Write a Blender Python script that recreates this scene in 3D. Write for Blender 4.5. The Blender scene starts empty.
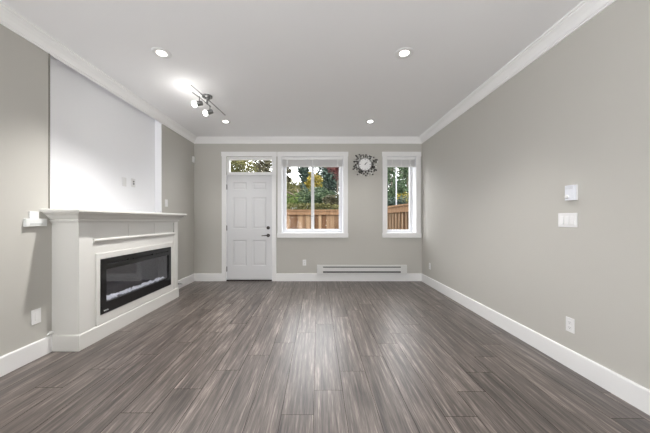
import bpy, math, random
from mathutils import Vector, Matrix

# ------------------------------------------------------------ camera, sky, lights, exposure
SC = bpy.context.scene
COL = SC.collection
F, VX, VY, CH = 265.0, 318.0, 220.3, 1.186          # focal length in px, vanishing point, camera height
cd = bpy.data.cameras.new('camera'); cam = bpy.data.objects.new('camera', cd); COL.objects.link(cam)
cam.location = (0, 0, CH); cam.rotation_euler = (math.pi / 2, 0, 0)
cd.sensor_width = 36; cd.lens = F / 650 * 36
cd.shift_x = (325 - VX) / 650; cd.shift_y = (VY - 216.5) / 650
cd.clip_start = .02; cd.clip_end = 300
SC.camera = cam
SC.view_settings.view_transform = 'Standard'; SC.view_settings.look = 'None'
SC.view_settings.gamma = 1; SC.view_settings.exposure = 0.12
SC.view_settings.use_curve_mapping = False
SC.cycles.max_bounces = 10; SC.cycles.diffuse_bounces = 7; SC.cycles.glossy_bounces = 5
SC.cycles.transparent_max_bounces = 16; SC.cycles.caustics_reflective = False
SC.cycles.sample_clamp_indirect = 4

W = bpy.data.worlds.new('overcast_sky'); SC.world = W; W.use_nodes = True
wn = W.node_tree; wn.nodes.clear()
wo = wn.nodes.new('ShaderNodeOutputWorld'); wb = wn.nodes.new('ShaderNodeBackground')
wr = wn.nodes.new('ShaderNodeValToRGB'); wt = wn.nodes.new('ShaderNodeTexCoord'); ws = wn.nodes.new('ShaderNodeSeparateXYZ')
wn.links.new(wt.outputs['Generated'], ws.inputs[0]); wn.links.new(ws.outputs['Z'], wr.inputs[0])
wr.color_ramp.elements[0].position = 0; wr.color_ramp.elements[0].color = (.93, .95, 1, 1)
wr.color_ramp.elements[1].position = .6; wr.color_ramp.elements[1].color = (1, 1, 1, 1)
wn.links.new(wr.outputs[0], wb.inputs[0]); wb.inputs[1].default_value = 6.8
wn.links.new(wb.outputs[0], wo.inputs[0])

def area(name, loc, rot, sx, sy, power, col=(1, 1, 1), shape='RECTANGLE'):
    l = bpy.data.lights.new(name, 'AREA'); l.shape = shape; l.size = sx; l.size_y = sy
    l.energy = power; l.color = col
    o = bpy.data.objects.new(name, l); o.location = loc; o.rotation_euler = rot; COL.objects.link(o); return o
# added unseen fill behind the camera, tilted up to brighten ceiling and right wall
area('rear_fill', (-1.5, -2.6, 1.0), Vector((.5, .28, .82)).to_track_quat('-Z', 'Y').to_euler(), 2.4, 2.4, 290, (.97, .98, 1))
# ceiling lights of the rear half of the room
area('rear_ceiling_light', (-.2, -1.7, 2.7), (0, 0, 0), 2.5, 2.5, 5, (1, .98, .96))
DOWN = 250.0        # power of the recessed light by the mantel (the others are dimmed)
TRACK = 2.0        # power of each spot head

# ------------------------------------------------------------ helpers
XL, XR, YF, YR, ZC = -2.418, 2.03, 5.176, -4.5, 2.79
def at(px, py, Y): s = F / Y; return Vector(((px - VX) / s, Y, CH + (VY - py) / s))

def dim(c, k=.27): return tuple(x * k for x in lin(c)[:3]) + (1,)
def lin(c):
    f = lambda u: (u / 255 / 12.92) if u <= 10 else ((u / 255 + .055) / 1.055) ** 2.4
    return (f(c[0]), f(c[1]), f(c[2]), 1)
MATS = {}
def mat(name, rgb, rough=.5, metal=0, spec=.5, emit=0, noise=0, nscale=30, bump=0):
    if name in MATS: return MATS[name]
    m = bpy.data.materials.new(name); m.use_nodes = True; nt = m.node_tree; b = nt.nodes['Principled BSDF']
    c = lin(rgb); b.inputs['Base Color'].default_value = c
    b.inputs['Roughness'].default_value = rough; b.inputs['Metallic'].default_value = metal
    b.inputs['Specular IOR Level'].default_value = spec
    if emit:
        b.inputs['Emission Color'].default_value = c; b.inputs['Emission Strength'].default_value = emit
    tc = nt.nodes.new('ShaderNodeTexCoord'); n = nt.nodes.new('ShaderNodeTexNoise')
    n.inputs['Scale'].default_value = nscale; n.inputs['Detail'].default_value = 4
    nt.links.new(tc.outputs['Object'], n.inputs['Vector'])
    if noise:
        r = nt.nodes.new('ShaderNodeMix'); r.data_type = 'RGBA'
        r.inputs[6].default_value = tuple(x * (1 - noise) for x in c[:3]) + (1,)
        r.inputs[7].default_value = tuple(min(1, x * (1 + noise)) for x in c[:3]) + (1,)
        nt.links.new(n.outputs[0], r.inputs[0]); nt.links.new(r.outputs[2], b.inputs['Base Color'])
    if bump:
        bp = nt.nodes.new('ShaderNodeBump'); bp.inputs['Strength'].default_value = bump; bp.inputs['Distance'].default_value = .002
        nt.links.new(n.outputs[0], bp.inputs['Height']); nt.links.new(bp.outputs[0], b.inputs['Normal'])
    MATS[name] = m; return m

class MB:
    def __init__(s): s.v = []; s.f = []
    def add(s, vs, fs):
        o = len(s.v); s.v += [tuple(v) for v in vs]; s.f += [tuple(i + o for i in f) for f in fs]; return s
    def box(s, x0, x1, y0, y1, z0, z1):
        v = [(x, y, z) for x in (x0, x1) for y in (y0, y1) for z in (z0, z1)]
        return s.add(v, [(0, 1, 3, 2), (4, 6, 7, 5), (0, 4, 5, 1), (2, 3, 7, 6), (0, 2, 6, 4), (1, 5, 7, 3)])
    def tube(s, pts, r, n=10, caps=True):
        pts = [Vector(p) for p in pts]; rs = r if isinstance(r, (list, tuple)) else [r] * len(pts)
        vs = []; ref = None
        for i, p in enumerate(pts):
            d = (pts[min(i + 1, len(pts) - 1)] - pts[max(i - 1, 0)])
            d = d.normalized() if d.length > 1e-9 else Vector((0, 0, 1))
            if ref is None: ref = Vector((0, 0, 1)) if abs(d.z) < .9 else Vector((1, 0, 0))
            a = d.cross(ref).normalized(); b = d.cross(a).normalized()
            ref = b.cross(d) if False else ref
            for k in range(n):
                t = 2 * math.pi * k / n
                vs.append(p + (a * math.cos(t) + b * math.sin(t)) * rs[i])
        fs = [(i * n + k, i * n + (k + 1) % n, (i + 1) * n + (k + 1) % n, (i + 1) * n + k) for i in range(len(pts) - 1) for k in range(n)]
        if caps: fs += [tuple(range(n))[::-1], tuple((len(pts) - 1) * n + k for k in range(n))]
        return s.add(vs, fs)
    def lathe(s, c, axis, prof, n=24):
        """prof: (distance along axis, radius)"""
        c = Vector(c); d = Vector(axis).normalized()
        a = d.cross(Vector((0, 0, 1)) if abs(d.z) < .9 else Vector((1, 0, 0))).normalized(); b = d.cross(a)
        vs = [c + d * h + (a * math.cos(2 * math.pi * k / n) + b * math.sin(2 * math.pi * k / n)) * max(r, 1e-5) for h, r in prof for k in range(n)]
        fs = [(i * n + k, i * n + (k + 1) % n, (i + 1) * n + (k + 1) % n, (i + 1) * n + k) for i in range(len(prof) - 1) for k in range(n)]
        fs += [tuple(range(n))[::-1], tuple((len(prof) - 1) * n + k for k in range(n))]
        return s.add(vs, fs)
    def build(s, name, m, parent=None, bevel=0, smooth=False, origin=None):
        me = bpy.data.meshes.new(name)
        if origin is None:
            origin = Vector((0, 0, 0))
            if parent is None and s.v:
                xs, ys, zs = zip(*s.v); origin = Vector(((min(xs) + max(xs)) / 2, (min(ys) + max(ys)) / 2, min(zs)))
            elif parent is not None: origin = parent.matrix_world.translation.copy()
        me.from_pydata([tuple(Vector(v) - origin) for v in s.v], [], s.f); me.validate()
        import bmesh
        bm = bmesh.new(); bm.from_mesh(me); bmesh.ops.recalc_face_normals(bm, faces=bm.faces); bm.to_mesh(me); bm.free()
        if smooth:
            me.polygons.foreach_set('use_smooth', [True] * len(me.polygons))
        for mm in (m if isinstance(m, (list, tuple)) else [m]): me.materials.append(mm)
        o = bpy.data.objects.new(name, me); COL.objects.link(o)
        if parent is None: o.location = origin
        else:
            o.parent = parent
            if parent.type == 'MESH' or parent.parent is not None: pass
        if bevel:
            b = o.modifiers.new('bevel', 'BEVEL'); b.width = bevel; b.segments = 2; b.limit_method = 'ANGLE'
        if smooth:
            e = o.modifiers.new('edges', 'EDGE_SPLIT'); e.split_angle = math.radians(40)
        bpy.context.view_layer.update()
        return o

def thing(name, loc, label=None, cat=None, group=None, kind=None):
    o = bpy.data.objects.new(name, None); COL.objects.link(o); o.location = loc; o.empty_display_size = .1
    bpy.context.view_layer.update()
    return tag(o, label, cat, group, kind)
def tag(o, label=None, cat=None, group=None, kind=None):
    if label: o['label'] = label
    if cat: o['category'] = cat
    if group: o['group'] = group
    if kind: o['kind'] = kind
    return o
def struct(o): o['kind'] = 'structure'; return o
def copy_tree(o, parent=None):
    c = o.copy(); COL.objects.link(c); c.parent = parent
    for ch in o.children: copy_tree(ch, c)
    return c

def holed(us, vs, w0, w1, holes, fn):
    """slab in the (u, v) plane between w0 and w1 with rectangular holes; fn maps (u, v, w) to xyz"""
    U = sorted(set(us + [h[i] for h in holes for i in (0, 1)])); V = sorted(set(vs + [h[i] for h in holes for i in (2, 3)]))
    solid = lambda i, j: 0 <= i < len(U) - 1 and 0 <= j < len(V) - 1 and not any(
        h[0] <= (U[i] + U[i + 1]) / 2 <= h[1] and h[2] <= (V[j] + V[j + 1]) / 2 <= h[3] for h in holes)
    idx = {}; vs_ = []; fs = []
    def P(i, j, k):
        if (i, j, k) not in idx: idx[(i, j, k)] = len(vs_); vs_.append(fn(U[i], V[j], (w0, w1)[k]))
        return idx[(i, j, k)]
    for i in range(len(U) - 1):
        for j in range(len(V) - 1):
            if not solid(i, j): continue
            fs.append((P(i, j, 0), P(i + 1, j, 0), P(i + 1, j + 1, 0), P(i, j + 1, 0)))
            fs.append((P(i, j, 1), P(i, j + 1, 1), P(i + 1, j + 1, 1), P(i + 1, j, 1)))
            if not solid(i - 1, j): fs.append((P(i, j, 0), P(i, j + 1, 0), P(i, j + 1, 1), P(i, j, 1)))
            if not solid(i + 1, j): fs.append((P(i + 1, j, 0), P(i + 1, j, 1), P(i + 1, j + 1, 1), P(i + 1, j + 1, 0)))
            if not solid(i, j - 1): fs.append((P(i, j, 0), P(i, j, 1), P(i + 1, j, 1), P(i + 1, j, 0)))
            if not solid(i, j + 1): fs.append((P(i, j + 1, 0), P(i + 1, j + 1, 0), P(i + 1, j + 1, 1), P(i, j + 1, 1)))
    return MB().add(vs_, fs)

# ------------------------------------------------------------ materials
M_wall = mat('greige_wall_paint', (188.5, 186.5, 180.5), .6, spec=.3, noise=.012, nscale=3, bump=.03)
M_ceil = mat('white_ceiling_paint', (241, 241, 242), .8, spec=.2)
M_trim = mat('white_trim_paint', (236, 236, 236), .35, spec=.45)
M_crown = mat('white_crown_paint', (246, 246, 246), .35, spec=.45)
M_niche = mat('cool_white_paint', (244, 245, 248), .42, spec=.45)
M_door = mat('white_door_paint', (216, 217, 219), .4)
M_vinyl = mat('white_vinyl', (228, 229, 232), .35)
M_plate = mat('white_plastic', (230, 230, 230), .3)
M_mant = mat('mantel_white_paint', (218, 217, 213), .4)
M_dark = mat('dark_gap', (40, 40, 42), .6)
M_bronze = mat('dark_bronze_metal', (70, 66, 64), .35, metal=.8)
M_hinge = mat('grey_hinge_metal', (120, 120, 120), .4, metal=.8)
M_chrome = mat('brushed_nickel', (150, 150, 150), .28, metal=1)
M_black = mat('black_glass_front', (17, 17, 18), .12, spec=.5)
M_blackm = mat('matte_black_metal', (12, 12, 13), .5)
M_firebox = mat('firebox_lining', (84, 83, 88), .5)
M_heat = mat('heater_enamel', (218, 218, 216), .35)
M_lamp = mat('lit_lamp_lens', (255, 250, 242), .4, emit=14)
M_bulb = mat('lit_frosted_bulb', (255, 252, 246), .4, emit=11)

def floor_mat():
    m = bpy.data.materials.new('grey_laminate_planks'); m.use_nodes = True; nt = m.node_tree; N = nt.nodes; L = nt.links
    b = N['Principled BSDF']
    def math_(op, a, bb=None, c=None):
        n = N.new('ShaderNodeMath'); n.operation = op
        for i, x in enumerate((a, bb, c)):
            if x is None: continue
            if isinstance(x, (int, float)): n.inputs[i].default_value = x
            else: L.new(x, n.inputs[i])
        return n.outputs[0]
    g = N.new('ShaderNodeNewGeometry'); sp = N.new('ShaderNodeSeparateXYZ'); L.new(g.outputs['Position'], sp.inputs[0])
    X, Y = sp.outputs[0], sp.outputs[1]
    u = math_('DIVIDE', math_('ADD', X, .027), .198)
    row = math_('FLOOR', u); fu = math_('FRACT', u)
    off = math_('MULTIPLY_ADD', row, .233, .67)
    v = math_('DIVIDE', math_('SUBTRACT', Y, off), 1.18)
    col = math_('FLOOR', v); fv = math_('FRACT', v)
    wn_ = N.new('ShaderNodeTexWhiteNoise'); wn_.noise_dimensions = '2D'
    cb = N.new('ShaderNodeCombineXYZ'); L.new(row, cb.inputs[0]); L.new(col, cb.inputs[1]); L.new(cb.outputs[0], wn_.inputs['Vector'])
    rnd = wn_.outputs['Value']
    # seams
    du = math_('MULTIPLY', math_('MINIMUM', fu, math_('SUBTRACT', 1, fu)), .198)
    dv = math_('MULTIPLY', math_('MINIMUM', fv, math_('SUBTRACT', 1, fv)), 1.18)
    seam = math_('LESS_THAN', math_('MINIMUM', du, dv), .0013)
    # grain along Y, shifted per plank
    def grain(sx, sy, det, rough, dist=0.0):
        c = N.new('ShaderNodeCombineXYZ')
        L.new(math_('MULTIPLY', X, sx), c.inputs[0]); L.new(math_('MULTIPLY', Y, sy), c.inputs[1]); L.new(math_('MULTIPLY', rnd, 37.0), c.inputs[2])
        n = N.new('ShaderNodeTexNoise'); n.inputs['Scale'].default_value = 1; n.inputs['Detail'].default_value = det
        n.inputs['Roughness'].default_value = rough; n.inputs['Distortion'].default_value = dist
        L.new(c.outputs[0], n.inputs['Vector']); return n.outputs[0]
    g1 = grain(40, 1.9, 4, .68, .35); g2 = grain(150, 5.0, 3, .65); g3 = grain(7, .8, 3, .5, .5)
    s = math_('ADD', math_('ADD', math_('MULTIPLY', g1, .52), math_('MULTIPLY', g2, .33)), math_('MULTIPLY', g3, .15))
    s = math_('ADD', s, math_('MULTIPLY', math_('SUBTRACT', rnd, .5), .035))
    r = N.new('ShaderNodeValToRGB'); L.new(s, r.inputs[0]); e = r.color_ramp.elements
    e[0].position = .38; e[0].color = lin((42, 36, 33)); e[1].position = .64; e[1].color = lin((150, 139, 132))
    x = e.new(.46); x.color = lin((70, 62, 58)); x = e.new(.54); x.color = lin((96, 87, 82))
    mx = N.new('ShaderNodeMix'); mx.data_type = 'RGBA'; L.new(seam, mx.inputs[0]); L.new(r.outputs[0], mx.inputs[6]); mx.inputs[7].default_value = lin((60, 54, 50))
    L.new(mx.outputs[2], b.inputs['Base Color'])
    L.new(math_('MULTIPLY_ADD', g2, .12, .31), b.inputs['Roughness'])
    L.new(math_('MULTIPLY', math_('SUBTRACT', 1, seam), .95), b.inputs['Specular IOR Level'])
    bp = N.new('ShaderNodeBump'); bp.inputs['Strength'].default_value = .12; bp.inputs['Distance'].default_value = .001
    L.new(math_('SUBTRACT', s, math_('MULTIPLY', seam, .3)), bp.inputs['Height']); L.new(bp.outputs[0], b.inputs['Normal'])
    return m
M_floor = floor_mat()

def glass_mat(name, tint=(1, 1, 1), fac=.06):
    m = bpy.data.materials.new(name); m.use_nodes = True; nt = m.node_tree; nt.nodes.clear()
    o = nt.nodes.new('ShaderNodeOutputMaterial'); t = nt.nodes.new('ShaderNodeBsdfTransparent'); g = nt.nodes.new('ShaderNodeBsdfGlossy')
    t.inputs[0].default_value = (*tint, 1); g.inputs['Roughness'].default_value = .02
    mx = nt.nodes.new('ShaderNodeMixShader'); lw = nt.nodes.new('ShaderNodeLayerWeight'); lw.inputs[0].default_value = .5
    pw = nt.nodes.new('ShaderNodeMath'); pw.operation = 'POWER'; pw.inputs[1].default_value = 5; nt.links.new(lw.outputs['Facing'], pw.inputs[0])
    fr = nt.nodes.new('ShaderNodeMath'); fr.operation = 'MULTIPLY_ADD'; fr.inputs[1].default_value = .96; fr.inputs[2].default_value = .04; nt.links.new(pw.outputs[0], fr.inputs[0])
    mu = nt.nodes.new('ShaderNodeMath'); mu.operation = 'MULTIPLY'; mu.inputs[1].default_value = fac
    nt.links.new(fr.outputs[0], mu.inputs[0]); nt.links.new(mu.outputs[0], mx.inputs[0])
    nt.links.new(t.outputs[0], mx.inputs[1]); nt.links.new(g.outputs[0], mx.inputs[2]); nt.links.new(mx.outputs[0], o.inputs[0])
    return m
M_glass = glass_mat('window_glass', fac=.05)
M_fglass = glass_mat('tinted_fireplace_glass', (.88, .88, .9), 1.9)

# ------------------------------------------------------------ room shell
WT = .24
BW = (-.713, .496, .938, 2.432)      # large window opening x0 x1 z0 z1
SW = (1.345, 1.914, .938, 2.432)     # narrow window opening
DW = (-1.787, -.897, 0.0, 2.432)     # door and transom opening
NI = (2.39, 4.095, 1.262, 2.789)     # niche y0 y1 z0 z1
struct(MB().box(XL - WT, XR + WT, YR - WT, YF + WT, -.15, 0).build('floor', M_floor))
struct(MB().box(XL - WT, XR + WT, YR - WT, YF + WT, ZC, ZC + .15).build('ceiling', M_ceil))
struct(holed([XL - WT, XR + WT], [0, ZC], YF, YF + WT, [BW, SW, DW], lambda u, v, w: (u, w, v)).build('wall_back', M_wall))
wl = struct(holed([YR, YF], [0, ZC], XL - .11, XL, [NI], lambda u, v, w: (w, u, v)).build('wall_left', M_wall))
nb = MB(); y0, y1, z0, z1 = NI
nb.box(XL - .11, XL - .10, y0, y1, z0, z1)
nb.box(XL - .10, XL + .001, y0, y0 + .004, z0, z1).box(XL - .10, XL + .001, y1 - .004, y1, z0, z1)
nb.box(XL - .10, XL + .001, y0 + .004, y1 - .004, z0, z0 + .004).box(XL - .10, XL + .001, y0 + .004, y1 - .004, z1 - .004, z1)
o = nb.build('niche_lining', M_niche, wl); o['label'] = 'smooth bright white recessed panel above the mantel'
struct(MB().box(XL - WT, XL - .11, YR, YF, 0, ZC).build('wall_left_backing', M_wall))
struct(MB().box(XR, XR + WT, YR, YF, 0, ZC).build('wall_right', M_wall))
struct(MB().box(XL - WT, XR + WT, YR - WT, YR, 0, ZC).build('wall_rear', M_wall))

MB().box(XL + .0008, XL + .004, NI[0] - .014, NI[0] - .001, NI[2] + .03, 2.682).build('edge_shade_strip', mat('greige_edge_shade', (128, 126, 118), .5), wl)  # shade line at the niche edge, painted as a thin darker strip
# crown moulding (three mitred runs) and baseboards
crown = [(0, .108), (.010, .108), (.012, .096), (.022, .090), (.026, .078), (.040, .056), (.060, .036), (.078, .026), (.082, .016), (.094, .013), (.098, 0), (0, 0)]
def run_moulding(name, prof, p0, p1, inward, m, mit0=True, mit1=True):
    """profile (distance from wall, drop from ceiling) along p0-p1"""
    p0 = Vector(p0); p1 = Vector(p1); d = (p1 - p0).normalized(); n = Vector(inward); vs = []
    for d_, h in prof: vs.append(p0 + n * d_ + d * (d_ if mit0 else 0) + Vector((0, 0, -h)))
    for d_, h in prof: vs.append(p1 + n * d_ - d * (d_ if mit1 else 0) + Vector((0, 0, -h)))
    k = len(prof)
    fs = [(i, (i + 1) % k, k + (i + 1) % k, k + i) for i in range(k)] + [tuple(range(k)), tuple(range(k, 2 * k))[::-1]]
    return struct(MB().add(vs, fs).build(name, m))
e = .0005
run_moulding('trim_1', crown, (XL + e, YR, ZC - e), (XL + e, YF - e, ZC - e), (1, 0, 0), M_crown, False, True)
run_moulding('trim_2', crown, (XL + e, YF - e, ZC - e), (XR - e, YF - e, ZC - e), (0, -1, 0), M_crown)
run_moulding('trim_3', crown, (XR - e, YR, ZC - e), (XR - e, YF - e, ZC - e), (-1, 0, 0), M_crown, False, True)
BH, BT = .148, .016
bprof = [(0, 0), (BT, 0), (BT, BH - .008), (BT - .005, BH), (0, BH)]
def baseboard(name, p0, p1, inward, mit0=False, mit1=False):
    run_moulding(name, [(a, -b) for a, b in bprof], p0, p1, inward, M_trim, mit0, mit1)
baseboard('baseboard_left', (XL + e, YR, 0.0005), (XL + e, 2.404, 0.0005), (1, 0, 0))
baseboard('baseboard_left_far', (XL + e, 4.101, 0.0005), (XL + e, YF - e, 0.0005), (1, 0, 0), False, True)
baseboard('baseboard_back_left', (XL + e, YF - e, 0.0005), (-1.876, YF - e, 0.0005), (0, -1, 0), True, False)
baseboard('baseboard_back', (-.809, YF - e, 0.0005), (XR - e, YF - e, 0.0005), (0, -1, 0), False, True)
baseboard('baseboard_right', (XR - e, YR, 0.0005), (XR - e, YF - e, 0.0005), (-1, 0, 0), False, True)

# ------------------------------------------------------------ windows
def casing(par, x0, x1, z0, z1, w=.086, bottom=True, headx=.008, leftw=None, rightw=None):
    c = MB(); t = .02; lw = leftw or w; rw = rightw or w
    c.box(x0 - lw, x0, YF - t, YF - e, z0 if bottom else .001, z1)
    c.box(x1, x1 + rw, YF - t, YF - e, z0 if bottom else .001, z1)
    o = c.build('casing', M_trim, par, bevel=.003)
    h = MB().box(x0 - lw - headx, x1 + rw + headx, YF - t - .006, YF - e, z1, z1 + .088)
    h.build('head_casing', M_trim, par, bevel=.003)
    if bottom:
        s = MB().box(x0 - lw - headx, x1 + rw + headx, YF - t - .012, YF - e, z0 - .09, z0)
        s.build('sill', M_trim, par, bevel=.003)
def liner(par, x0, x1, z0, z1, bottom=True):
    t = .006; m = MB()
    m.box(x0, x0 + t, YF - .004, YF + .19, z0, z1).box(x1 - t, x1, YF - .004, YF + .19, z0, z1)
    m.box(x0 + t, x1 - t, YF - .004, YF + .19, z1 - t, z1)
    if bottom: m.box(x0 + t, x1 - t, YF - .004, YF + .19, z0, z0 + t)
    m.build('jamb', M_vinyl, par)
def window_frame(par, x0, x1, z0, z1, fw, mull=None):
    y0, y1 = YF + .19, YF + WT
    f = holed([x0, x1], [z0, z1], y0, y1, [(x0 + fw, x1 - fw, z0 + fw, z1 - fw)], lambda u, v, w: (u, w, v))
    fr = f.build('frame', M_vinyl, par, bevel=.003)
    xs = [x0 + fw, x1 - fw]
    if mull:
        MB().box(mull - .031, mull + .031, y0 - .006, y1 - .01, z0 + fw, z1 - fw).build('mullion', M_vinyl, par, bevel=.003)
        xs = [x0 + fw, mull - .031, mull + .031, x1 - fw]
    for i in range(0, len(xs), 2):
        MB().box(xs[i], xs[i + 1], y0 + .025, y0 + .029, z0 + fw, z1 - fw).build('pane', M_glass, par)
M_blind = mat('white_blind_slats', (240, 240, 240), .5)
def blind(x0, x1, label):
    t = thing('window_blind', ((x0 + x1) / 2, YF + .05, 2.2), label, 'blind', 'raised blinds in the window heads')
    x0 += .012; x1 -= .012
    MB().box(x0, x1, YF + .02, YF + .08, 2.375, 2.424).build('headrail', M_blind, t, bevel=.002)
    s = MB(); z = 2.262; k = 0
    while z < 2.368:
        dy = .002 * math.sin(k * 1.7)
        s.box(x0 + .003, x1 - .003, YF + .022 + dy, YF + .072 + dy, z, z + .0028); z += .0056; k += 1
    s.build('slat_stack', M_blind, t)
    MB().box(x0 + .002, x1 - .002, YF + .022, YF + .074, 2.238, 2.258).build('bottom_rail', M_blind, t, bevel=.003)
    for x in (x0 + .1, (x0 + x1) / 2, x1 - .1): MB().box(x - .008, x + .008, YF + .018, YF + .0195, 2.24, 2.375).build('ladder_tape', M_blind, t)
w1 = struct(thing('window_1', ((BW[0] + BW[1]) / 2, YF, BW[2])))
casing(w1, *BW, leftw=.075); liner(w1, *BW); window_frame(w1, *BW, .07, mull=-.108)
w2 = struct(thing('window_2', ((SW[0] + SW[1]) / 2, YF, SW[2])))
casing(w2, *SW); liner(w2, *SW); window_frame(w2, *SW, .06)
blind(BW[0], BW[1], 'white slatted blind drawn up at the top of the wide two-pane window')
blind(SW[0], SW[1], 'white slatted blind drawn up at the top of the narrow corner window')
# transom over the door
w3 = struct(thing('window_3', ((DW[0] + DW[1]) / 2, YF, 2.07)))
fw3 = holed([DW[0], DW[1]], [2.072, DW[3]], YF + .03, YF + .12, [(DW[0] + .045, DW[1] - .012, 2.132, DW[3] - .05)], lambda u, v, w: (u, w, v))
fw3.build('frame', M_trim, w3, bevel=.004)
MB().box(DW[0] + .045, DW[1] - .012, YF + .085, YF + .089, 2.132, DW[3] - .05).build('pane', M_glass, w3)

# ------------------------------------------------------------ entry door
dr = struct(thing('door_1', ((DW[0] + DW[1]) / 2, YF, 0)))
casing(dr, DW[0], DW[1], 0, DW[3], w=.088, bottom=False, rightw=.084)
liner(dr, DW[0], DW[1], 0, 2.072, bottom=False)
def door_slab():
    x0, x1, z0, z1 = DW[0] + .009, DW[1] - .009, .028, 2.064
    y = YF + .01; px = lambda p: (p - VX) / 51.2; pz = lambda p: CH + (VY - p) / 51.2
    cols = [(px(232.6), px(246.6)), (px(252.2), px(266.2))]; rows = [(pz(190), pz(182)), (pz(229), pz(197.2)), (pz(266), pz(240))]
    holes = [(c[0], c[1], r[0], r[1]) for c in cols for r in rows]
    m = holed([x0, x1], [z0, z1], y, y + .012, holes, lambda u, v, w: (u, w, v))
    m.box(x0, x1, y + .013, y + .044, z0, z1)
    for a, b, c, d in holes:                         # raised fielded panels
        for i, (q0, q1, w0, w1) in enumerate([(0, .016, .0, .008), (.016, .030, .008, .008), (.030, .048, .008, .003)]):
            A = [(a + q0, y + w0, c + q0), (b - q0, y + w0, c + q0), (b - q0, y + w0, d - q0), (a + q0, y + w0, d - q0)]
            B = [(a + q1, y + w1, c + q1), (b - q1, y + w1, c + q1), (b - q1, y + w1, d - q1), (a + q1, y + w1, d - q1)]
            m.add(A + B, [(k, (k + 1) % 4, 4 + (k + 1) % 4, 4 + k) for k in range(4)])
        q = .048; m.add([(a + q, y + .003, c + q), (b - q, y + .003, c + q), (b - q, y + .003, d - q), (a + q, y + .003, d - q)], [(0, 1, 2, 3)])
    return m
door_slab().build('door_panel', M_door, dr)
p = at(268.2, 227.8, YF)
MB().lathe((p.x, YF + .01, p.z), (0, -1, 0), [(0, .032), (.008, .032), (.012, .028), (.014, .018), (.026, .017), (.028, .010)]).build('deadbolt', M_bronze, dr, smooth=True)
MB().box(p.x - .004, p.x + .004, YF - .034, YF - .017, p.z - .012, p.z + .012).build('thumb_turn', M_bronze, dr, bevel=.002)
p = at(268.2, 235.4, YF)
hd = MB().lathe((p.x, YF + .01, p.z), (0, -1, 0), [(0, .033), (.008, .033), (.013, .026), (.015, .013), (.05, .012), (.055, .012)])
hd.tube([(p.x, YF - .042, p.z), (p.x - .03, YF - .044, p.z + .002), (p.x - .07, YF - .044, p.z - .002), (p.x - .12, YF - .040, p.z - .004)], [.012, .010, .009, .007])
hd.build('door_handle', M_bronze, dr, smooth=True)
for py in (187, 228, 269):
    h = at(226.2, py, YF); m = MB().tube([(h.x + .006, YF - .004, h.z - .05), (h.x + .006, YF - .004, h.z + .05)], .008, 10)
    m.box(h.x - .0, h.x + .018, YF + .001, YF + .009, h.z - .048, h.z + .048)
    m.build('hinge', M_hinge, dr)
MB().box(DW[0], DW[1], YF - .01, YF + .2, .0006, .024).build('threshold', M_bronze, dr, bevel=.003)

# ------------------------------------------------------------ fireplace surround
CX = -2.178; Y0, Y1 = 2.405, 4.10            # chest front, near and far ends
fs_ = thing('fireplace_surround', (-2.3, (Y0 + Y1) / 2, 0), 'white painted wooden fireplace mantel surround against the left wall', 'fireplace')
IN = (2.634, 3.895, .243, .797)              # insert y0 y1 z0 z1
hole = (IN[0] + .02, IN[1] - .02, IN[2] + .02, IN[3] - .02)
xw = XL + .001
LZ0, LZ1 = .965, 1.005; FZ1 = 1.144; SY0, SY1 = 2.55, 4.0
# body: hollow chest with hole for the insert, top frieze recess and side returns
body = holed([Y0, Y1], [.001, 1.17], CX, CX - .022, [hole, (SY0 + .022, SY1 + .008, LZ1, FZ1)], lambda u, v, w: (w, u, v))
body.box(xw, CX - .022, Y0, Y0 + .02, .001, 1.17).box(xw, CX - .022, Y1 - .02, Y1, .001, 1.17)
body.box(xw, CX - .022, Y0 + .02, Y1 - .02, 1.15, 1.17)
body.build('body', M_mant, fs_)
# stiles either side
for a, b in ((Y0, SY0), (SY1, Y1)): MB().box(CX, CX + .008, a, b, .148, 1.17).build('stile', M_mant, fs_, bevel=.002)
# three recessed frieze panels
ys = [SY0 + .022, 3.055, 3.54, SY1 + .008]
for a, b in zip(ys, ys[1:]):
    MB().box(CX - .018, CX - .008, a + .0015, b - .0015, LZ1, FZ1).build('frieze_panel', M_mant, fs_, bevel=.002)
def u_sweep(prof, x_front, ya, yb, xwall, closed_top=True):
    """profile (outset, z) wrapped around the three exposed sides of the chest"""
    vs = []; k = len(prof)
    for d, z in prof:
        vs += [(xwall, ya - d, z), (x_front + d, ya - d, z), (x_front + d, yb + d, z), (xwall, yb + d, z)]
    fs = []
    for i in range(k - 1):
        for j in range(3): fs.append((i * 4 + j, i * 4 + j + 1, i * 4 + 4 + j + 1, i * 4 + 4 + j))
        fs.append((i * 4 + 3, i * 4, i * 4 + 4, i * 4 + 7))
    fs.append((0, 1, 2, 3)); fs.append(tuple((k - 1) * 4 + j for j in range(4)))
    return MB().add(vs, fs)
ms = [(.010, 1.160), (.013, 1.172), (.020, 1.176), (.022, 1.190), (.018, 1.196), (.028, 1.203), (.034, 1.212), (.046, 1.226), (.062, 1.240), (.076, 1.246), (.080, 1.250), (.082, 1.258)]
u_sweep(ms, CX, Y0, Y1, xw).build('crown_moulding', M_mant, fs_)
u_sweep([(.095, 1.2585), (.100, 1.262), (.101, 1.278), (.097, 1.285), (.09, 1.287)], CX, Y0, Y1, xw).build('mantel_shelf', M_mant, fs_)
# ledge moulding beneath the frieze
lm = MB(); lp = [(0, LZ0), (.006, LZ0), (.012, LZ0 + .012), (.018, LZ0 + .02), (.018, LZ1 - .006), (.014, LZ1), (0, LZ1)]
vs = [(CX + a, SY0 + .012, b) for a, b in lp] + [(CX + a, SY1 + .012, b) for a, b in lp]; k = len(lp)
lm.add(vs, [(i, (i + 1) % k, k + (i + 1) % k, k + i) for i in range(k)] + [tuple(range(k)), tuple(range(k, 2 * k))[::-1]])
lm.build('ledge_moulding', M_mant, fs_)
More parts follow.
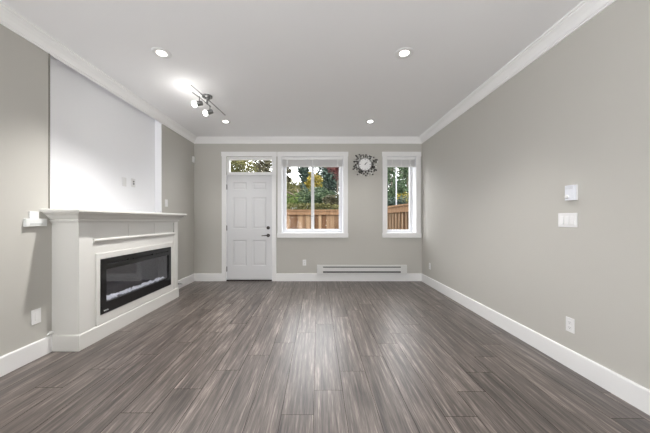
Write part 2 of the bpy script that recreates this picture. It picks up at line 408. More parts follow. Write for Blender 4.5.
# raised frame round the insert
fr = holed([IN[0] - .045, IN[1] + .04], [.150, IN[3] + .062], CX + .016, CX + .0005, [(IN[0] - .001, IN[1] + .001, IN[2] - .001, IN[3] + .001)], lambda u, v, w: (w, u, v))
fr.build('insert_frame', M_mant, fs_, bevel=.003)
u_sweep([(.012, .001), (.012, .138), (.007, .147), (.0, .1475)], CX + .008, Y0 - 0, Y1, xw).build('plinth', M_mant, fs_, bevel=.001)

# ------------------------------------------------------------ electric fireplace insert
ef = thing('electric_fireplace', (CX, (IN[0] + IN[1]) / 2, IN[2]), 'wide black glass-fronted electric fireplace set into the white surround', 'fireplace insert')
VY0, VY1, VZ0, VZ1 = 2.705, 3.83, .357, .685
bz = holed([IN[0], IN[1]], [IN[2], IN[3]], CX + .020, CX + .002, [(VY0, VY1, VZ0, VZ1)] + [(a, b, .735, .748) for a, b in ((2.72, 3.02), (3.07, 3.47), (3.52, 3.82))], lambda u, v, w: (w, u, v))
bz.build('bezel', M_black, ef, bevel=.0015)
bd = .15
fb = MB(); x0, x1 = CX - bd, CX + .001
fb.box(x0, x0 + .005, VY0 - .03, VY1 + .03, VZ0 - .03, VZ1 + .08)
fb.box(x0, x1, VY0 - .03, VY0 - .02, VZ0 - .03, VZ1 + .08).box(x0, x1, VY1 + .02, VY1 + .03, VZ0 - .03, VZ1 + .08)
fb.box(x0, x1, VY0 - .02, VY1 + .02, VZ0 - .03, VZ0 - .02).box(x0, x1, VY0 - .02, VY1 + .02, VZ1 + .07, VZ1 + .08)
fb.build('firebox', M_firebox, ef)
MB().box(CX + .004, CX + .008, VY0 - .004, VY1 + .004, VZ0 - .004, VZ1 + .004).build('glass_front', M_fglass, ef)
for a, b in ((2.72, 3.02), (3.07, 3.47), (3.52, 3.82)):
    vb = MB().box(CX + .004, CX + .006, a, b, .735, .748)
    for q in range(int((b - a) / .03)): vb.box(CX + .006, CX + .012, a + q * .03, a + q * .03 + .004, .735, .748)
    vb.build('vent_grille', M_blackm, ef)
rd = random.Random(5); cr = MB()
M_cry = mat('glass_crystals_added_glow', (240, 242, 248), .3, emit=.3)  # added glow in the material keeps crystals bright in the dark firebox
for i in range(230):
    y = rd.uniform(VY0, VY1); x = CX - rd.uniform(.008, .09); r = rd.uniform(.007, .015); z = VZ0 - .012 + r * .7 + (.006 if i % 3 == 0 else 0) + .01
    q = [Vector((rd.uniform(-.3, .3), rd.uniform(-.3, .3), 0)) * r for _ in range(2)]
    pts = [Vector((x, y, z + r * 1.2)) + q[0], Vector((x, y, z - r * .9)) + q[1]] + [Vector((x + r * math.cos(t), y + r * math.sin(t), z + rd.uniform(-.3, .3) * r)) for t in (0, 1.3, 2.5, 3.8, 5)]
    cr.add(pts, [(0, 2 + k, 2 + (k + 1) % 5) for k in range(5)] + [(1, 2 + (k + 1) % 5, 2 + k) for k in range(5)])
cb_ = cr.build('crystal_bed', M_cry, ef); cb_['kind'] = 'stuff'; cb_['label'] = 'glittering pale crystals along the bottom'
MB().box(x0 + .006, CX - .0, VY0 - .018, VY1 + .018, VZ0 - .019, VZ0 - .004).build('ember_tray', M_firebox, ef)
lg = MB()                                     # small pale maker's mark, lower left
zz = .268; yy = 2.672
for i, (w_, h_) in enumerate([(.010, .012), (.007, .008), (.008, .010), (.006, .007), (.009, .008), (.006, .011), (.008, .007)]):
    lg.box(CX + .0201, CX + .0206, yy, yy + w_ * .75, zz, zz + h_); yy += w_ + .001
lg.build('maker_mark', M_plate, ef)

# ------------------------------------------------------------ downlights
def downlight(x, y, label, dimmed=1.0):
    t = thing('recessed_light', (x, y, ZC), label, 'ceiling light', 'recessed lights in the ceiling')
    n = 32; m = MB(); prof = [(.088, 0), (.088, -.003), (.082, -.006), (.052, -.007), (.044, -.003), (.042, -.0008)]
    vs = [(x + r * math.cos(2 * math.pi * k / n), y + r * math.sin(2 * math.pi * k / n), ZC - .0006 + h) for r, h in prof for k in range(n)]
    m.add(vs, [(i * n + k, i * n + (k + 1) % n, (i + 1) * n + (k + 1) % n, (i + 1) * n + k) for i in range(len(prof) - 1) for k in range(n)])
    m.build('trim_ring', M_plate, t, smooth=True)
    MB().lathe((x, y, ZC - .001), (0, 0, -1), [(0, .040), (.004, .038), (.007, .030), (.009, .012)], 32).build('lens', M_lamp, t, smooth=True)
    l = bpy.data.lights.new('recessed_light_glow', 'SPOT'); l.energy = DOWN * dimmed; l.spot_size = math.radians(112); l.spot_blend = 1.0
    l.shadow_soft_size = .045; l.color = (1, .975, .945)
    lo = bpy.data.objects.new('lamp_light', l); COL.objects.link(lo); lo.parent = t; lo.location = (0, 0, -.03)
downlight(-1.50, 2.54, 'recessed ceiling light nearest the fireplace mantel, left front of the four')
downlight(.826, 2.54, 'recessed ceiling light in the front right part of the ceiling', .5)
downlight(-1.50, 4.30, 'small recessed ceiling light between the track spots and the back wall', .2)
downlight(.848, 4.30, 'small recessed ceiling light in front of the wall clock', .2)

# ------------------------------------------------------------ track spotlight
tl = thing('spotlight_bar', (-1.45, 3.42, ZC), 'brushed nickel ceiling bar with swivelling spot heads, lit', 'ceiling light')
tx, ty = -1.43, 3.42
MB().lathe((tx, ty, ZC - .0006), (0, 0, -1), [(0, .062), (.018, .062), (.026, .05), (.028, .01)], 28).build('canopy', M_chrome, tl, smooth=True)
MB().tube([(-1.475, 3.08, ZC - .035), (-1.45, 3.3, ZC - .035), (-1.42, 3.55, ZC - .035), (-1.385, 3.95, ZC - .035)], .007, 8).build('long_rod', M_chrome, tl, smooth=True)
MB().tube([(-1.475, 3.12, ZC - .10), (-1.45, 3.25, ZC - .10), (-1.42, 3.5, ZC - .10)], .007, 8).build('short_rod', M_chrome, tl, smooth=True)
MB().tube([(tx, ty, ZC - .02), (tx, ty, ZC - .105)], .012, 10).build('stem', M_chrome, tl, smooth=True)
def head(p, drop, d, lit=1.0):
    """p: where the arm leaves the rod; drop: arm length; d: aim"""
    p = Vector(p); d = Vector(d).normalized()
    MB().tube([p, p + Vector((0, 0, -drop))], .006, 8).build('swivel_arm', M_chrome, tl, smooth=True)
    c = p + Vector((0, 0, -drop)) - d * .04
    h = MB().lathe(c, d, [(0, .012), (.004, .026), (.02, .03), (.075, .033), (.078, .030)], 24).build('spot_head', M_chrome, tl, smooth=True)
    MB().lathe(c, d, [(.078, .028), (.090, .036), (.104, .038), (.118, .030), (.126, .012)], 24).build('bulb', M_bulb, h, smooth=True)
    l = bpy.data.lights.new('spot_head_glow', 'POINT'); l.energy = TRACK * lit; l.shadow_soft_size = .04; l.color = (1, .98, .94)
    lo = bpy.data.objects.new('lamp_light', l); COL.objects.link(lo); lo.parent = tl
    lo.location = c + d * .15 - Vector(tl.location)
head((-1.44, 3.22, ZC - .10), .085, (-.75, -.35, -.25))
head((-1.415, 3.47, ZC - .10), .085, (-.8, -.25, -.35), lit=.35)

# ------------------------------------------------------------ wall clock
c = at(364.9, 164.6, YF)
ck = thing('wall_clock', (c.x, YF, c.z), 'round white-faced wall clock with a wreath of dark and silver beads, between the windows', 'clock')
MB().lathe((c.x, YF - .002, c.z), (0, -1, 0), [(0, .128), (.022, .128), (.026, .124), (.022, .119), (.018, .118)], 48).build('face_housing', M_chrome, ck, smooth=True)
MB().lathe((c.x, YF - .019, c.z), (0, -1, 0), [(0, .118), (.002, .1175)], 48).build('clock_face', mat('clock_face_white', (246, 246, 246), .5), ck)
M_bead = mat('dark_bronze_beads', (34, 31, 28), .4, metal=.1); M_sil = mat('silver_beads', (225, 225, 222), .3, metal=.2)
rd = random.Random(11); wires = MB()
def oval(m, p, ax, L, R, n=8):
    m.lathe(Vector(p) - Vector(ax) * L, ax, [(0, R * .3), (L * .35, R * .8), (L, R), (L * 1.65, R * .8), (L * 2, R * .3)], n)
for i in range(29):
    t = 2 * math.pi * i / 29 + rd.uniform(-.04, .04); d = Vector((math.cos(t), 0, math.sin(t)))
    R1 = rd.choice([.248, .222, .205, .245])
    wires.tube([Vector((c.x, YF - .012, c.z)) + d * .125, Vector((c.x, YF - .014, c.z)) + d * R1], .0022, 5)
    for r in (.150, .184, .218, .246):
        if r > R1: continue
        tt = t + rd.uniform(-.07, .07); p = Vector((c.x + math.cos(tt) * r, YF - .016 - rd.uniform(0, .008), c.z + math.sin(tt) * r))
        ang = tt + rd.uniform(-1.5, 1.5); ax = Vector((math.cos(ang), 0, math.sin(ang)))
        q_ = MB(); oval(q_, p, ax, rd.uniform(.012, .017), rd.uniform(.013, .016))
        if rd.random() < .62: q_.build('dark_bead', M_bead, ck, smooth=True)
        else: q_.build('silver_bead', M_sil, ck, smooth=True)
wires.build('wire_rays', M_chrome, ck)
for i in range(12):
    t = math.pi * i / 6; d = Vector((math.sin(t), 0, math.cos(t))); q = Vector((-d.z, 0, d.x))
    w_, l_ = (.004, .011) if i % 3 == 0 else (.002, .007); p = Vector((c.x, YF - .0216, c.z)) + d * .098
    MB().add([p - q * w_ - d * l_, p + q * w_ - d * l_, p + q * w_ + d * l_, p - q * w_ + d * l_], [(0, 1, 2, 3)]).build('hour_mark', M_bead, ck)
def hand(name, deg, L_, w_):
    t = math.radians(deg); d = Vector((math.sin(t), 0, math.cos(t))); q = Vector((-d.z, 0, d.x)); p = Vector((c.x, YF - .024, c.z))
    m = MB(); A = [p - q * w_ - d * .015, p + q * w_ - d * .015, p + q * w_ * .6 + d * L_, p - q * w_ * .6 + d * L_]
    m.add(A + [a + Vector((0, -.0012, 0)) for a in A], [(0, 1, 2, 3), (4, 7, 6, 5), (0, 4, 5, 1), (1, 5, 6, 2), (2, 6, 7, 3), (3, 7, 4, 0)])
    if name == 'hour_hand': m.lathe(p, (0, -1, 0), [(0, .009), (.003, .008)], 16)
    m.build(name, M_bead, ck)
hand('hour_hand', 35, .045, .005); hand('minute_hand', 48, .075, .003)

# ------------------------------------------------------------ baseboard heater
h0, h1 = at(317, 265.2, 5.1), at(407.3, 274.5, 5.1)
bh = thing('baseboard_heater', ((h0.x + h1.x) / 2, YF - .03, h1.z), 'long white electric baseboard heater under the windows', 'heater')
za, zb = h1.z, h0.z; ya = YF - .062; yb = YF - .0170
xa, xb = h0.x, h1.x; ec = .115
hb = MB(); hb.box(xa + ec, xb - ec, yb - .006, yb, za, zb)                    # back plate
prof = [(ya, za + .065), (ya, za + .118), (ya + .004, za + .122), (ya + .012, za + .122), (ya + .012, za + .118), (ya + .006, za + .114), (ya + .006, za + .065)]
def xprism(m, prof, x0, x1):
    k = len(prof); vs = [(x0, a, b) for a, b in prof] + [(x1, a, b) for a, b in prof]
    m.add(vs, [(i, (i + 1) % k, k + (i + 1) % k, k + i) for i in range(k)] + [tuple(range(k)), tuple(range(k, 2 * k))[::-1]])
hb.box(xa + ec, xb - ec, ya, ya + .005, za + .058, zb - .050)
hb.box(xa + ec, xb - ec, ya + .004, yb, zb - .012, zb).box(xa + ec, xb - ec, ya, ya + .004, zb - .030, zb - .002)
hb.box(xa + ec, xb - ec, ya, ya + .004, za, za + .030).box(xa + ec, xb - ec, ya + .004, yb - .006, za, za + .004)
hb.build('cabinet', M_heat, bh)
MB().box(xa + ec, xb - ec, ya + .018, yb - .008, za + .02, zb - .02).build('heating_element', M_dark, bh)
for q in ((xa, xa + ec), (xb - ec, xb)): MB().box(q[0], q[1], ya - .001, yb, za, zb).build('end_cap', M_heat, bh, bevel=.003)

# ------------------------------------------------------------ plates, switches, thermostat
def RW(y, z): return lambda u, v, w: Vector((XR - w - .0006, y + u, z + v))       # u along the wall, w out of it
def LW(y, z, xw=XL): return lambda u, v, w: Vector((xw + w + .0006, y + u, z + v))
def BWf(x, z): return lambda u, v, w: Vector((x + u, YF - w - .0006, z + v))
def mbox(fn, u0, u1, v0, v1, w0, w1):
    m = MB(); vs = [fn(u, v, w) for u in (u0, u1) for v in (v0, v1) for w in (w0, w1)]
    return m.add(vs, [(0, 1, 3, 2), (4, 6, 7, 5), (0, 4, 5, 1), (2, 3, 7, 6), (0, 2, 6, 4), (1, 5, 7, 3)])
def outlet(fn, label, group='outlets low on the walls', decora=True):
    t = thing('wall_outlet', fn(0, -.0575, 0), label, 'outlet', group)
    mbox(fn, -.035, .035, -.0575, .0575, 0, .006).build('face_plate', M_plate, t, bevel=.002)
    for s in (-1, 1):
        r = mbox(fn, -.0165, .0165, s * .021 - .0145, s * .021 + .0145, .006, .008).build('receptacle', M_plate, t, bevel=.001)
        sl = MB()
        for u in (-.006, .006): q = mbox(fn, u - .001, u + .001, s * .021 - .002, s * .021 + .007, .008, .0084); sl.add(q.v, q.f)
        q = mbox(fn, -.002, .002, s * .021 - .010, s * .021 - .006, .008, .0084); sl.add(q.v, q.f)
        sl.build('slots', M_dark, r)
    return t
outlet(RW(2.13, .345), 'white duplex outlet low on the right wall, beneath the switches')
outlet(RW(4.80, .355), 'white duplex outlet low on the right wall near the far corner')
p = at(304.4, 262.6, YF); outlet(BWf(p.x, p.z), 'white duplex outlet on the back wall just left of the heater')
bp_ = thing('blank_wall_plate', (XL, 2.28, .30), 'plain white wall plate low on the left wall, near side of the fireplace', 'wall plate')
mbox(LW(2.27, .362), -.039, .039, -.063, .063, 0, .006).build('face_plate', M_plate, bp_, bevel=.002)
mbox(LW(2.275, .362), -.017, .017, -.033, .033, .006, .009).build('insert', M_plate, bp_, bevel=.001)

def switch(fn, n, label, group=None):
    hw = .035 + .0231 * (n - 1)
    t = thing('light_switch', fn(0, -.0575, 0), label, 'light switch', group)
    mbox(fn, -hw, hw, -.0575, .0575, 0, .006).build('face_plate', M_plate, t, bevel=.002)
    for i in range(n):
        u = (i - (n - 1) / 2) * .046
        m = MB(); A = [fn(u - .0165, -.033, .006), fn(u + .0165, -.033, .006), fn(u + .0165, .033, .006), fn(u - .0165, .033, .006),
                       fn(u - .0165, -.033, .0125), fn(u + .0165, -.033, .0125), fn(u + .0165, .033, .0075), fn(u - .0165, .033, .0075)]
        m.add(A, [(0, 1, 2, 3), (4, 5, 6, 7), (0, 1, 5, 4), (1, 2, 6, 5), (2, 3, 7, 6), (3, 0, 4, 7)])
        m.build('rocker', M_plate, t, bevel=.0008)
switch(RW(2.152, 1.187), 3, 'white triple rocker light switch on the right wall below the thermostat')
switch(LW(4.22, 1.46), 1, 'single white light switch on the left wall between alcove and back corner')
fn = RW(2.107, 1.405)
th = thing('thermostat', fn(0, -.06, 0), 'square white wall thermostat with a dial, above the triple light switch', 'thermostat')
mbox(fn, -.040, .040, -.062, .062, 0, .010).build('back_plate', M_plate, th, bevel=.002)
mbox(fn, -.038, .038, -.060, .060, .010, .034).build('housing', mat('thermostat_plastic', (226, 229, 236), .35), th, bevel=.004)
MB().lathe(fn(.016, -.030, .034), (-1, 0, 0), [(0, .015), (.009, .014), (.011, .011)], 24).build('dial', M_plate, th, smooth=True)
sl = MB()
for i in range(5): q = mbox(fn, -.030 + .0, .030, .030 + i * .005, .0315 + i * .005, .034, .0344); sl.add(q.v, q.f)
sl.build('vent_slits', mat('thermostat_grey', (190, 192, 198), .5), th)

# white control with a horizontal cradle, left of the mantel
fn = LW(2.25, 1.19)
lc = thing('wall_control', fn(0, -.06, 0), 'white wall control with a wide holder across its lower half, left of the mantel end', 'wall control')
mbox(fn, -.038, .036, -.052, .072, 0, .012).build('face_plate', M_plate, lc, bevel=.002)
mbox(fn, -.020, .018, -.010, .055, .012, .015).build('rocker', M_plate, lc, bevel=.001)
mbox(fn, -.078, .086, -.056, .010, .0, .030).build('holder', mat('holder_white_plastic', (226, 228, 227), .35), lc, bevel=.003)
mbox(fn, -.05, .045, -.040, -.030, .030, .032).build('button_strip', mat('holder_grey', (196, 200, 198), .5), lc)
# plates inside the alcove
xn = XL - .10
fn = LW(3.44, 1.685, xn)
t = thing('wall_outlet', fn(0, -.0575, 0), 'white duplex outlet in the white alcove, left one of the pair above the mantel', 'outlet', 'plates in the white alcove')
mbox(fn, -.035, .035, -.0575, .0575, 0, .006).build('face_plate', mat('alcove_plate_plastic', (226, 226, 226), .3), t, bevel=.002)
for s in (-1, 1): mbox(fn, -.0165, .0165, s * .021 - .0145, s * .021 + .0145, .006, .008).build('receptacle', mat('alcove_plate_plastic', (226, 226, 226), .3), t, bevel=.001)
fn = LW(3.605, 1.695, xn)
t = thing('cable_plate', fn(0, -.0575, 0), 'white cable plate with dark jacks in the white alcove above the mantel', 'wall plate', 'plates in the white alcove')
mbox(fn, -.035, .035, -.0575, .0575, 0, .008).build('face_plate', mat('alcove_plate_plastic', (226, 226, 226), .3), t, bevel=.002)
for v in (.018, -.014): MB().lathe(fn(.0, v, .008), (1, 0, 0), [(0, .011), (.006, .010), (.008, .007)], 12).build('jack', M_hinge, t)
# cable stub and door stop
cs = MB(); cs.tube([(XL + .022, 2.40, .178), (XL + .022, 2.365, .178), (XL + .020, 2.345, .172)], [.007, .007, .006], 10).box(XL + .0006, XL + .016, 2.374, 2.398, .160, .186)
tag(cs.build('cable_stub', M_plate), 'short white stub above the baseboard at the near corner of the fireplace', 'cable stub')
ds = thing('door_stop', (XL + .016, 4.55, .095), 'small spring door stop on the left baseboard beyond the fireplace', 'door stop')
MB().lathe((XL + .0175, 4.55, .095), (1, 0, 0), [(0, .012), (.004, .012), (.006, .005)], 12).build('mount', M_hinge, ds)
MB().tube([(XL + .022 + .004 * i / 2, 4.55, .095) for i in range(30)], [.006 if i % 2 else .0045 for i in range(30)], 8).build('spring', M_hinge, ds)
MB().lathe((XL + .080, 4.55, .095), (1, 0, 0), [(0, .007), (.002, .009), (.014, .009), (.016, .006)], 12).build('rubber_tip', M_plate, ds)
sn = thing('motion_sensor', (XL, 5.10, 2.30), 'small white sensor high on the left wall in the back corner', 'sensor')
mbox(LW(5.11, 2.36), -.03, .03, -.055, .055, 0, .030).build('housing', M_plate, sn, bevel=.006)
mbox(LW(5.11, 2.36), -.02, .02, -.035, .0, .0302, .034).build('lens', mat('sensor_lens', (215, 216, 220), .3), sn, bevel=.004)

# ------------------------------------------------------------ outside: ground, fence, trees
def ground_mat():
    return mat('garden_ground', (62, 66, 44), .9, noise=.35, nscale=1.5)
GZ = -.25
struct(MB().box(-40, 40, YF + WT + .01, 60, GZ - .1, GZ).build('ground', ground_mat()))
M_cedar = mat('cedar_fence_boards', (168, 134, 104), .8, noise=.22, nscale=6)
def cedar(name, a, b):
    m = bpy.data.materials.new(name); m.use_nodes = True; nt = m.node_tree; bs = nt.nodes['Principled BSDF']
    g = nt.nodes.new('ShaderNodeNewGeometry'); r = nt.nodes.new('ShaderNodeValToRGB')
    r.color_ramp.elements[0].color = dim(a, .30); r.color_ramp.elements[1].color = dim(b, .38)
    nt.links.new(g.outputs['Random Per Island'], r.inputs[0])
    tc = nt.nodes.new('ShaderNodeTexCoord'); mp = nt.nodes.new('ShaderNodeMapping'); mp.inputs['Scale'].default_value = (14, 14, 1.5)
    n = nt.nodes.new('ShaderNodeTexNoise'); n.inputs['Scale'].default_value = 1; n.inputs['Detail'].default_value = 4
    nt.links.new(tc.outputs['Object'], mp.inputs[0]); nt.links.new(mp.outputs[0], n.inputs['Vector'])
    mx = nt.nodes.new('ShaderNodeMix'); mx.data_type = 'RGBA'; mx.blend_type = 'MULTIPLY'; mx.inputs[0].default_value = .5
    rr = nt.nodes.new('ShaderNodeValToRGB'); rr.color_ramp.elements[0].position = .3; rr.color_ramp.elements[0].color = (.3, .27, .25, 1); rr.color_ramp.elements[1].position = .65
    nt.links.new(n.outputs[0], rr.inputs[0]); nt.links.new(r.outputs[0], mx.inputs[6]); nt.links.new(rr.outputs[0], mx.inputs[7])
    nt.links.new(mx.outputs[2], bs.inputs['Base Color']); bs.inputs['Roughness'].default_value = .85; bs.inputs['Specular IOR Level'].default_value = .1
    return m
M_c1 = cedar('cedar_boards', (140, 100, 72), (214, 180, 146)); M_c2 = cedar('cedar_rails', (176, 136, 104), (196, 158, 124))
M_c3 = cedar('cedar_lit_edges', (190, 158, 128), (222, 194, 164))
def fence(p0, p1, top, label, bw=.14, overlap=True, gap=0.0, lit_edge_strip=False):
    p0 = Vector((p0[0], p0[1], 0)); p1 = Vector((p1[0], p1[1], 0)); L_ = (p1 - p0).length; d = (p1 - p0).normalized(); n = Vector((d.y, -d.x, 0))
    if n.y > 0: n = -n
    t = thing('wooden_fence', (p0 + p1) / 2 + Vector((0, 0, GZ)), label, 'fence')
    def bx(m, u0, u1, w0, w1, z0, z1):
        vs = [p0 + d * u + n * w + Vector((0, 0, z)) for u in (u0, u1) for w in (w0, w1) for z in (z0, z1)]
        m.add(vs, [(0, 1, 3, 2), (4, 6, 7, 5), (0, 4, 5, 1), (2, 3, 7, 6), (0, 2, 6, 4), (1, 5, 7, 3)])
    m = MB(); k = int(L_ / bw); rd = random.Random(3)
    for i in range(k): 
        w = .0 if i % 2 or lit_edge_strip else .02
        bx(m, i * bw + (-.015 if i % 2 and not lit_edge_strip else gap / 2 + .002), (i + 1) * bw - (-.015 if i % 2 and not lit_edge_strip else gap / 2 + .002), w, w + .018, GZ + .04, top - .14)
    m.build('boards', M_c1, t)
    if lit_edge_strip:
        for i in range(k + 1):
            m = MB(); bx(m, i * bw - .022, i * bw + .022, .019, .052, GZ + .04, top - .175); m.build('lit_edge_strip', M_c3, t)  # added pale strips: sky light on board edges put into their colour
    m = MB(); bx(m, 0, L_, .045, .085, top - .17, top - .03); bx(m, 0, L_, .045, .085, GZ + .15, GZ + .25); m.build('rail', M_c2, t)
    m = MB(); bx(m, 0, L_, -.02, .115, top - .03, top + .01); m.build('cap', M_c2, t)
    u = .3
    while u < L_:
        m = MB(); bx(m, u, u + .09, -.1, -.005, GZ - .02, top - .035); m.build('post', M_c2, t); u += 2.4
fence((-7.0, 9.36), (1.58, 9.36), 1.55, 'weathered cedar board fence across the back of the yard, seen through the wide window', gap=.03)
fence((1.70, 9.30), (2.13, 5.60), 1.55, 'cedar side fence with upright boards, seen through the narrow window', bw=.19, lit_edge_strip=True)
pl = at(396.2, 170, 7.9)
MB_p = MB().tube([(pl.x, 7.9, GZ), (pl.x, 7.9, 5.2)], .019, 12)
po = MB_p.build('white_pole', mat('weathered_white_pole', (125, 126, 129), .6)); tag(po, 'thin white upright pole beyond the side fence', 'pole')

def leaf_mat(name, cols, trans=True):
    m = bpy.data.materials.new(name); m.use_nodes = True; nt = m.node_tree; bs = nt.nodes['Principled BSDF']
    g = nt.nodes.new('ShaderNodeNewGeometry'); r = nt.nodes.new('ShaderNodeValToRGB'); el = r.color_ramp.elements
    el[0].color = dim(cols[0]); el[1].color = dim(cols[-1])
    for i, c_ in enumerate(cols[1:-1]): x = el.new((i + 1) / (len(cols) - 1)); x.color = dim(c_)
    nt.links.new(g.outputs['Random Per Island'], r.inputs[0]); nt.links.new(r.outputs[0], bs.inputs['Base Color'])
    bs.inputs['Roughness'].default_value = .7; bs.inputs['Specular IOR Level'].default_value = .15
    return m
M_bark = mat('grey_brown_bark', (84, 74, 64), .9, noise=.3, nscale=12)
GREEN = leaf_mat('light_green_leaves', [(110, 140, 70), (150, 178, 96), (190, 206, 130)])
MID = leaf_mat('mid_green_leaves', [(66, 92, 62), (100, 126, 90), (142, 162, 124)])
DARK = leaf_mat('dark_conifer_needles', [(58, 80, 72), (90, 112, 100), (128, 146, 130)])
YEL = leaf_mat('yellow_autumn_leaves', [(190, 170, 60), (222, 198, 84), (236, 218, 120)])
RED = leaf_mat('maroon_autumn_leaves', [(120, 62, 68), (160, 92, 92), (182, 132, 122)])
OLIVE = leaf_mat('olive_leaves', [(110, 112, 66), (148, 148, 90), (178, 170, 112)])
BROWN = leaf_mat('brown_green_leaves', [(88, 84, 62), (120, 114, 86), (150, 148, 120)])
def tree(px, py, Y, w, h, lm, label, shape='round', n=2600, leaf=.11, seed=0, trunk=True, name='leafy_tree', dy=1.0):
    """crown centred on the given sight line; w, h crown width and height in metres"""
    rd = random.Random(seed * 7 + 1); c = at(px, py, Y); base = Vector((c.x, c.y, GZ)); w *= Y / F; h *= Y / F; leaf *= Y / 15
    t = thing(name, base, label, 'tree' if name != 'garden_shrub' else 'shrub', 'trees and shrubs beyond the fence'); m = MB()
    blobs = []
    for _ in range(26):
        while True:
            q = Vector((rd.uniform(-1, 1), rd.uniform(-1, 1), rd.uniform(-1, 1)))
            if q.length < 1: break
        if shape == 'cone':
            k = (1 - (q.z + 1) / 2); q.x *= .25 + .8 * k; q.y *= .25 + .8 * k
        blobs.append(Vector((q.x * w / 2, q.y * w / 2 * dy, q.z * h / 2)) * .85)
    for i in range(n):
        b = rd.choice(blobs); r = .20 * w; rz = min(r, .2 * h)
        while True:
            q = Vector((rd.uniform(-1, 1), rd.uniform(-1, 1), rd.uniform(-1, 1)))
            if q.length < 1: break
        p = c + b + Vector((q.x * r, q.y * r * dy, q.z * rz * (.6 if shape == 'layer' else 1)))
        if p.z < GZ + .05: p.z = GZ + .05 + rd.random() * .4
        a = Vector((rd.gauss(0, 1), rd.gauss(0, 1), rd.gauss(0, .6))).normalized(); bb = a.cross(Vector((rd.gauss(0, 1), rd.gauss(0, 1), rd.gauss(0, 1)))).normalized()
        s1 = leaf * rd.uniform(.6, 1.2); s2 = s1 * rd.uniform(.4, .7)
        m.add([p - a * s1, p - bb * s2, p + a * s1, p + bb * s2], [(0, 1, 2, 3)])
    me = bpy.data.meshes.new('foliage'); me.from_pydata([tuple(Vector(v) - base) for v in m.v], [], m.f); me.materials.append(lm)
    o = bpy.data.objects.new('foliage', me); COL.objects.link(o); o.parent = t
    if name == 'garden_shrub':
        k = MB()
        for j in range(5): k.tube([base + Vector(((j - 2) * .03, 0, 0)), Vector((base.x + (j - 2) * w * .1, base.y, c.z))], [.012, .007], 6)
        k.build('stem', M_bark, t)
    elif trunk:
        k = MB().tube([base, base + Vector((.03 * w, 0, (c.z - GZ) * .5)), c + Vector((0, 0, h * .3))], [.035 * w, .028 * w, .008 * w], 8)
        for j in range(7):
            a = rd.uniform(0, 6.28); z = c.z - h * .35 + j * h * .1; s = Vector((c.x, c.y, z)); k.tube([s, s + Vector((math.cos(a) * w * .35, math.sin(a) * w * .35, w * .15))], [.012 * w, .004 * w], 6)
        k.build('trunk', M_bark, t, smooth=True)
    return t
# seen through the wide window
tree(287, 178, 24, 15, 76, BROWN, 'brown-green tree at the left edge of the wide window', 'cone', 3000, .08, 1)
tree(304, 174, 27, 24, 80, DARK, 'tall dark conifer left of the window mullion', 'cone', 3600, .08, 2)
tree(291, 193, 21, 36, 24, OLIVE, 'pale olive tree below the gap of sky', 'round', 3200, .07, 3)
tree(300, 200, 14.5, 62, 17, GREEN, 'light green tree with layered branches just above the fence', 'layer', 3600, .07, 4, dy=.5)
tree(314, 182, 18.3, 16, 24, YEL, 'yellow autumn tree behind the window mullion', 'round', 1500, .07, 5)
tree(330, 180, 22.5, 32, 76, DARK, 'dark blue-green conifer right of the yellow tree', 'cone', 5200, .08, 6)
tree(337, 168, 16.3, 26, 24, RED, 'maroon-leaved tree top in the upper right of the wide window', 'round', 2600, .06, 7, dy=.7)
tree(322, 198, 12.6, 50, 20, MID, 'mid green shrub behind the right half of the back fence', 'round', 3600, .07, 8, name='garden_shrub', dy=.4)
tree(338, 201, 11.3, 30, 14, BROWN, 'brown-green shrub at the right end of the back fence view', 'round', 1600, .07, 9, name='garden_shrub', dy=.4)
tree(312, 207, 10.2, 90, 8, OLIVE, 'low olive shrub peeking over the fence top', 'round', 1800, .06, 10, name='garden_shrub', dy=.12)
# seen through the transom
tree(240, 166, 14, 42, 46, OLIVE, 'light green tree seen through the left of the transom', 'round', 2200, .08, 11)
tree(260, 170, 18, 34, 50, BROWN, 'grey-brown tree seen in the middle of the transom', 'round', 2000, .08, 12)
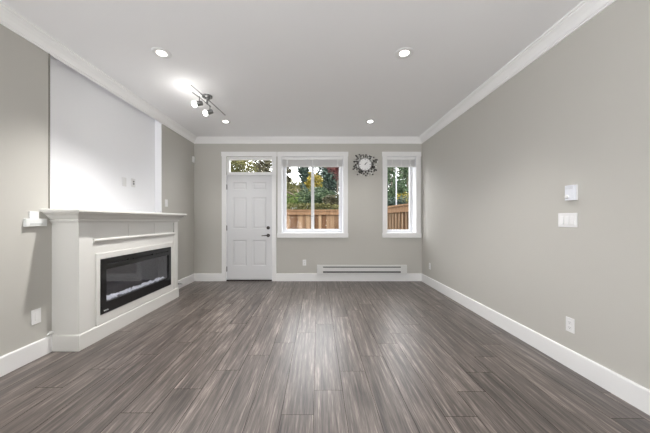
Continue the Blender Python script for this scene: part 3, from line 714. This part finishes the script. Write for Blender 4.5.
# seen through the narrow window
tree(391, 182, 14.4, 40, 76, MID, 'leafy green tree left of the white pole', 'round', 5200, .07, 14)
tree(407, 178, 11.7, 38, 64, MID, 'leafy green tree right of the white pole', 'round', 5200, .07, 15)
tree(404, 199, 9.9, 20, 14, YEL, 'yellow-green shrub above the side fence', 'round', 350, .06, 16, name='garden_shrub', dy=.6)
tree(402, 205, 8.9, 44, 18, DARK, 'dark green hedge low behind the side fence', 'round', 2400, .06, 17, name='garden_shrub', dy=.35)
# distant woods
for i, (px_, w_, lm_, lb) in enumerate([
        (236, 34, DARK, 'distant dark conifer seen through the left of the transom'), (262, 26, BROWN, 'distant grey-brown tree seen through the right of the transom'),
        (279, 18, DARK, 'distant conifer left of the sky gap'), (313, 24, MID, 'distant green tree just left of the mullion'),
        (324, 30, DARK, 'distant conifer right of the mullion'), (344, 30, BROWN, 'distant brown-green tree at the right edge of the wide window'),
        (389, 30, DARK, 'distant dark conifer in the left of the narrow window'), (412, 30, MID, 'distant green tree in the right of the narrow window')]):
    tree(px_, 186, 38 + (i % 3) * 3, w_, 84, lm_, lb, 'cone' if lm_ is DARK else 'round', 3200, .07, 30 + i)

# long clipped hedge closing the yard
rd = random.Random(77); m = MB(); hx0, hx1, hy, hz = -16.0, 17.0, 31.0, 3.4
for i in range(15000):
    p = Vector((rd.uniform(hx0, hx1), hy + rd.uniform(-.35, .35), rd.uniform(GZ + .1, hz + .25 * math.sin(i))))
    a = Vector((rd.gauss(0, 1), rd.gauss(0, .5), rd.gauss(0, 1))).normalized(); b = a.cross(Vector((rd.gauss(0, .4), 1, rd.gauss(0, .4)))).normalized()
    s1 = rd.uniform(.12, .22); m.add([p - a * s1, p - b * s1 * .6, p + a * s1, p + b * s1 * .6], [(0, 1, 2, 3)])
hd_ = thing('tall_hedge', (.5, hy, GZ), 'long mixed green hedge running across behind the garden trees', 'hedge')
me = bpy.data.meshes.new('foliage'); me.from_pydata([tuple(Vector(v) - Vector((.5, hy, GZ))) for v in m.v], [], m.f); me.materials.append(MID)
o = bpy.data.objects.new('foliage', me); COL.objects.link(o); o.parent = hd_
